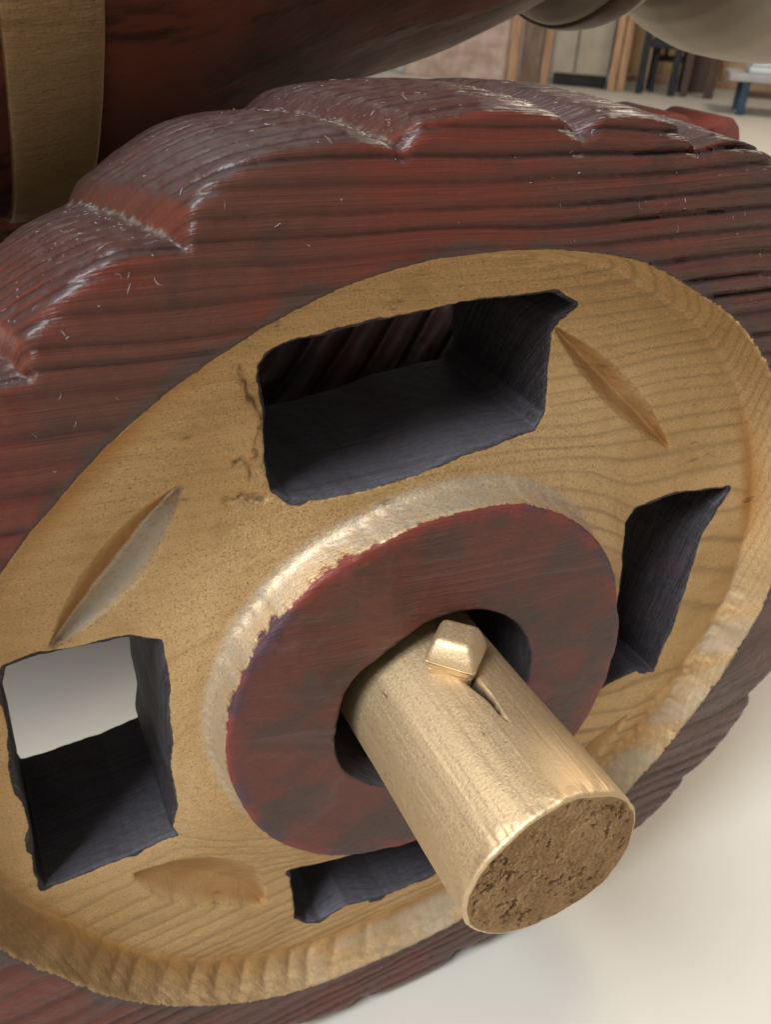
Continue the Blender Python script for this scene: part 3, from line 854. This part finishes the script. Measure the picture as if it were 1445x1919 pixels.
M_STONE = mat_simple('mottled_brown_panel', (0.40, 0.265, 0.195), (0.62, 0.46, 0.36), 16, 0.5, 0, (1, 1, 1), 0.0005)
M_WOOD = mat_simple('warm_brown_wood', (0.34, 0.175, 0.085), (0.58, 0.35, 0.19), 12, 0.4, 0, (6, 6, 0.6), 0.0004)
M_DWOOD = mat_simple('dark_brown_wood', (0.055, 0.028, 0.018), (0.10, 0.052, 0.032), 12, 0.4, 0, (6, 6, 0.6), 0.0004)
M_GREY = mat_simple('grey_beige_panel', (0.36, 0.30, 0.215), (0.44, 0.37, 0.27), 10, 0.55)
M_BLACK = mat_simple('black_wood', (0.006, 0.005, 0.008), (0.014, 0.012, 0.016), 20, 0.6)
M_BLUE = mat_simple('blue_black_metal', (0.02, 0.05, 0.09), (0.03, 0.08, 0.13), 20, 0.4)
M_TOP = mat_simple('grey_bench_top', (0.34, 0.32, 0.31), (0.45, 0.43, 0.42), 18, 0.45)
M_WHITE = mat_simple('pale_cloth', (0.66, 0.72, 0.68), (0.74, 0.78, 0.75), 10, 0.7)
M_TAN = mat_simple('tan_panel', (0.50, 0.34, 0.16), (0.60, 0.44, 0.24), 9, 0.55)

t = furn('panel_screen', -0.74, 4.1, 'mottled brown panel with a wooden edge post behind the wheel', 'screen')
part('panel', M_STONE, t, (-0.21, 0.24, 0.0, 0.03, 0.0, 0.95))
part('edge_post', M_WOOD, t, (0.243, 0.285, -0.015, 0.04, 0.0, 0.97))
t = furn('wooden_post', -0.395, 4.16, 'broad brown wooden board upright between the panel and the grey cabinet', 'board')
part('board', mat_simple('brown_board', (0.16, 0.09, 0.055), (0.27, 0.17, 0.115), 9, 0.5, 0, (3, 3, .8), .0004), t, (-0.055, 0.035, 0, .03, 0, .95))
part('edge_strip', M_WOOD, t, (0.038, 0.072, -.01, .035, 0, .95))
t = furn('pale_post', -0.985, 4.2, 'slim white upright post left of the mottled brown panel', 'post')
part('post', M_WHITE, t, (-.02, .012, 0, .03, 0, .7))
part('shadow_gap_strip', M_BLACK, t, (.0145, .034, .005, .03, 0, .7))
t = furn('grey_cabinet', -0.2, 4.15, 'grey beige cabinet with two tall doors and dark plinth', 'cabinet')
part('carcass', M_GREY, t, (-.115, .125, .022, .36, .045, 1.0))
part('plinth', M_BLACK, t, (-.105, .115, .03, .34, 0.0, .043))
for l0, l1 in ((-.112, -.022), (-.014, .122)):
    d = part('door', M_GREY, t, (l0, l1, 0, .02, .05, .98))
    part('handle', M_DWOOD, d, (l1 - .012, l1 - .006, -.01, -.002, .45, .55), bev=.001)
t = furn('door_frame_post', -0.035, 4.1, 'pair of tall warm brown wooden uprights beside the grey cabinet', 'frame')
part('upright', M_WOOD, t, (-.034, -.004, 0, .06, 0, 1.0))
part('upright', M_WOOD, t, (.002, .032, .02, .08, 0, 1.0))
t = furn('black_chair', 0.12, 4.1, 'black wooden chair with a low stretcher near the brown uprights', 'chair')
for l0, l1, d0, d1, hh in ((-.075, -.045, 0, .03, .62), (.055, .085, 0, .03, .35), (-.03, -.006, .2, .23, .62), (.10, .128, .2, .23, .35)):
    part('leg', M_BLACK, t, (l0, l1, d0, d1, 0, hh))
part('seat', M_BLACK, t, (-.08, .13, -.01, .24, .352, .38))
part('stretcher', M_BLACK, t, (-.044, .054, .005, .025, .17, .205))
part('stretcher', M_BLACK, t, (-.005, .099, .205, .225, .11, .135))
part('slat', M_BLACK, t, (-.02, .0, .09, .105, .0, .35))
part('slat', M_BLACK, t, (.018, .034, .12, .135, .136, .35))
part('stretcher', M_BLACK, t, (-.044, .054, .005, .025, .26, .285))
t = furn('dark_stool', 0.30, 4.12, 'dark brown boxy stool just right of the black chair', 'stool')
part('leg', M_DWOOD, t, (-.075, -.045, 0, .03, 0, .30))
part('leg', M_DWOOD, t, (.02, .058, 0, .03, 0, .30))
part('back_panel', M_DWOOD, t, (-.04, .055, .2, .22, .0, .30))
part('seat', M_DWOOD, t, (-.08, .065, -.01, .23, .302, .33))
t = furn('tan_cupboard', 0.25, 4.6, 'tan wooden cupboard standing behind the black chair and stool', 'cupboard')
part('front', M_TAN, t, (-.30, .42, 0, .03, .03, 1.0))
part('base_rail', M_WOOD, t, (-.30, .42, -.012, .028, 0, .027))
for k in range(5): part('divider', M_WOOD, t, (-.26 + k * .14, -.235 + k * .14, -.014, -.001, .04, .98), bev=.002)
t = furn('low_bench', 0.5, 3.7, 'low grey topped bench with blue black legs at the right edge', 'bench')
part('top', M_TOP, t, (-.14, .5, -.05, .2, .112, .136))
for l0 in (-.085, .42):
    for d0 in (-.03, .15): part('leg', M_BLUE, t, (l0, l0 + .026, d0, d0 + .026, 0, .110), bev=.003)
part('rail', M_DWOOD, t, (-.057, .418, -.02, -.005, .06, .08), bev=.003)
w = furn('folded_cloth', 0.52, 3.78, 'pale folded cloth lying on the low grey bench', 'cloth')
w.location.z = .137
for k in range(3): part('fold', M_WHITE, w, (-.09 + .004 * k, .2 - .003 * k, -.06, .08, .0 + k * .022, .0205 + k * .022))
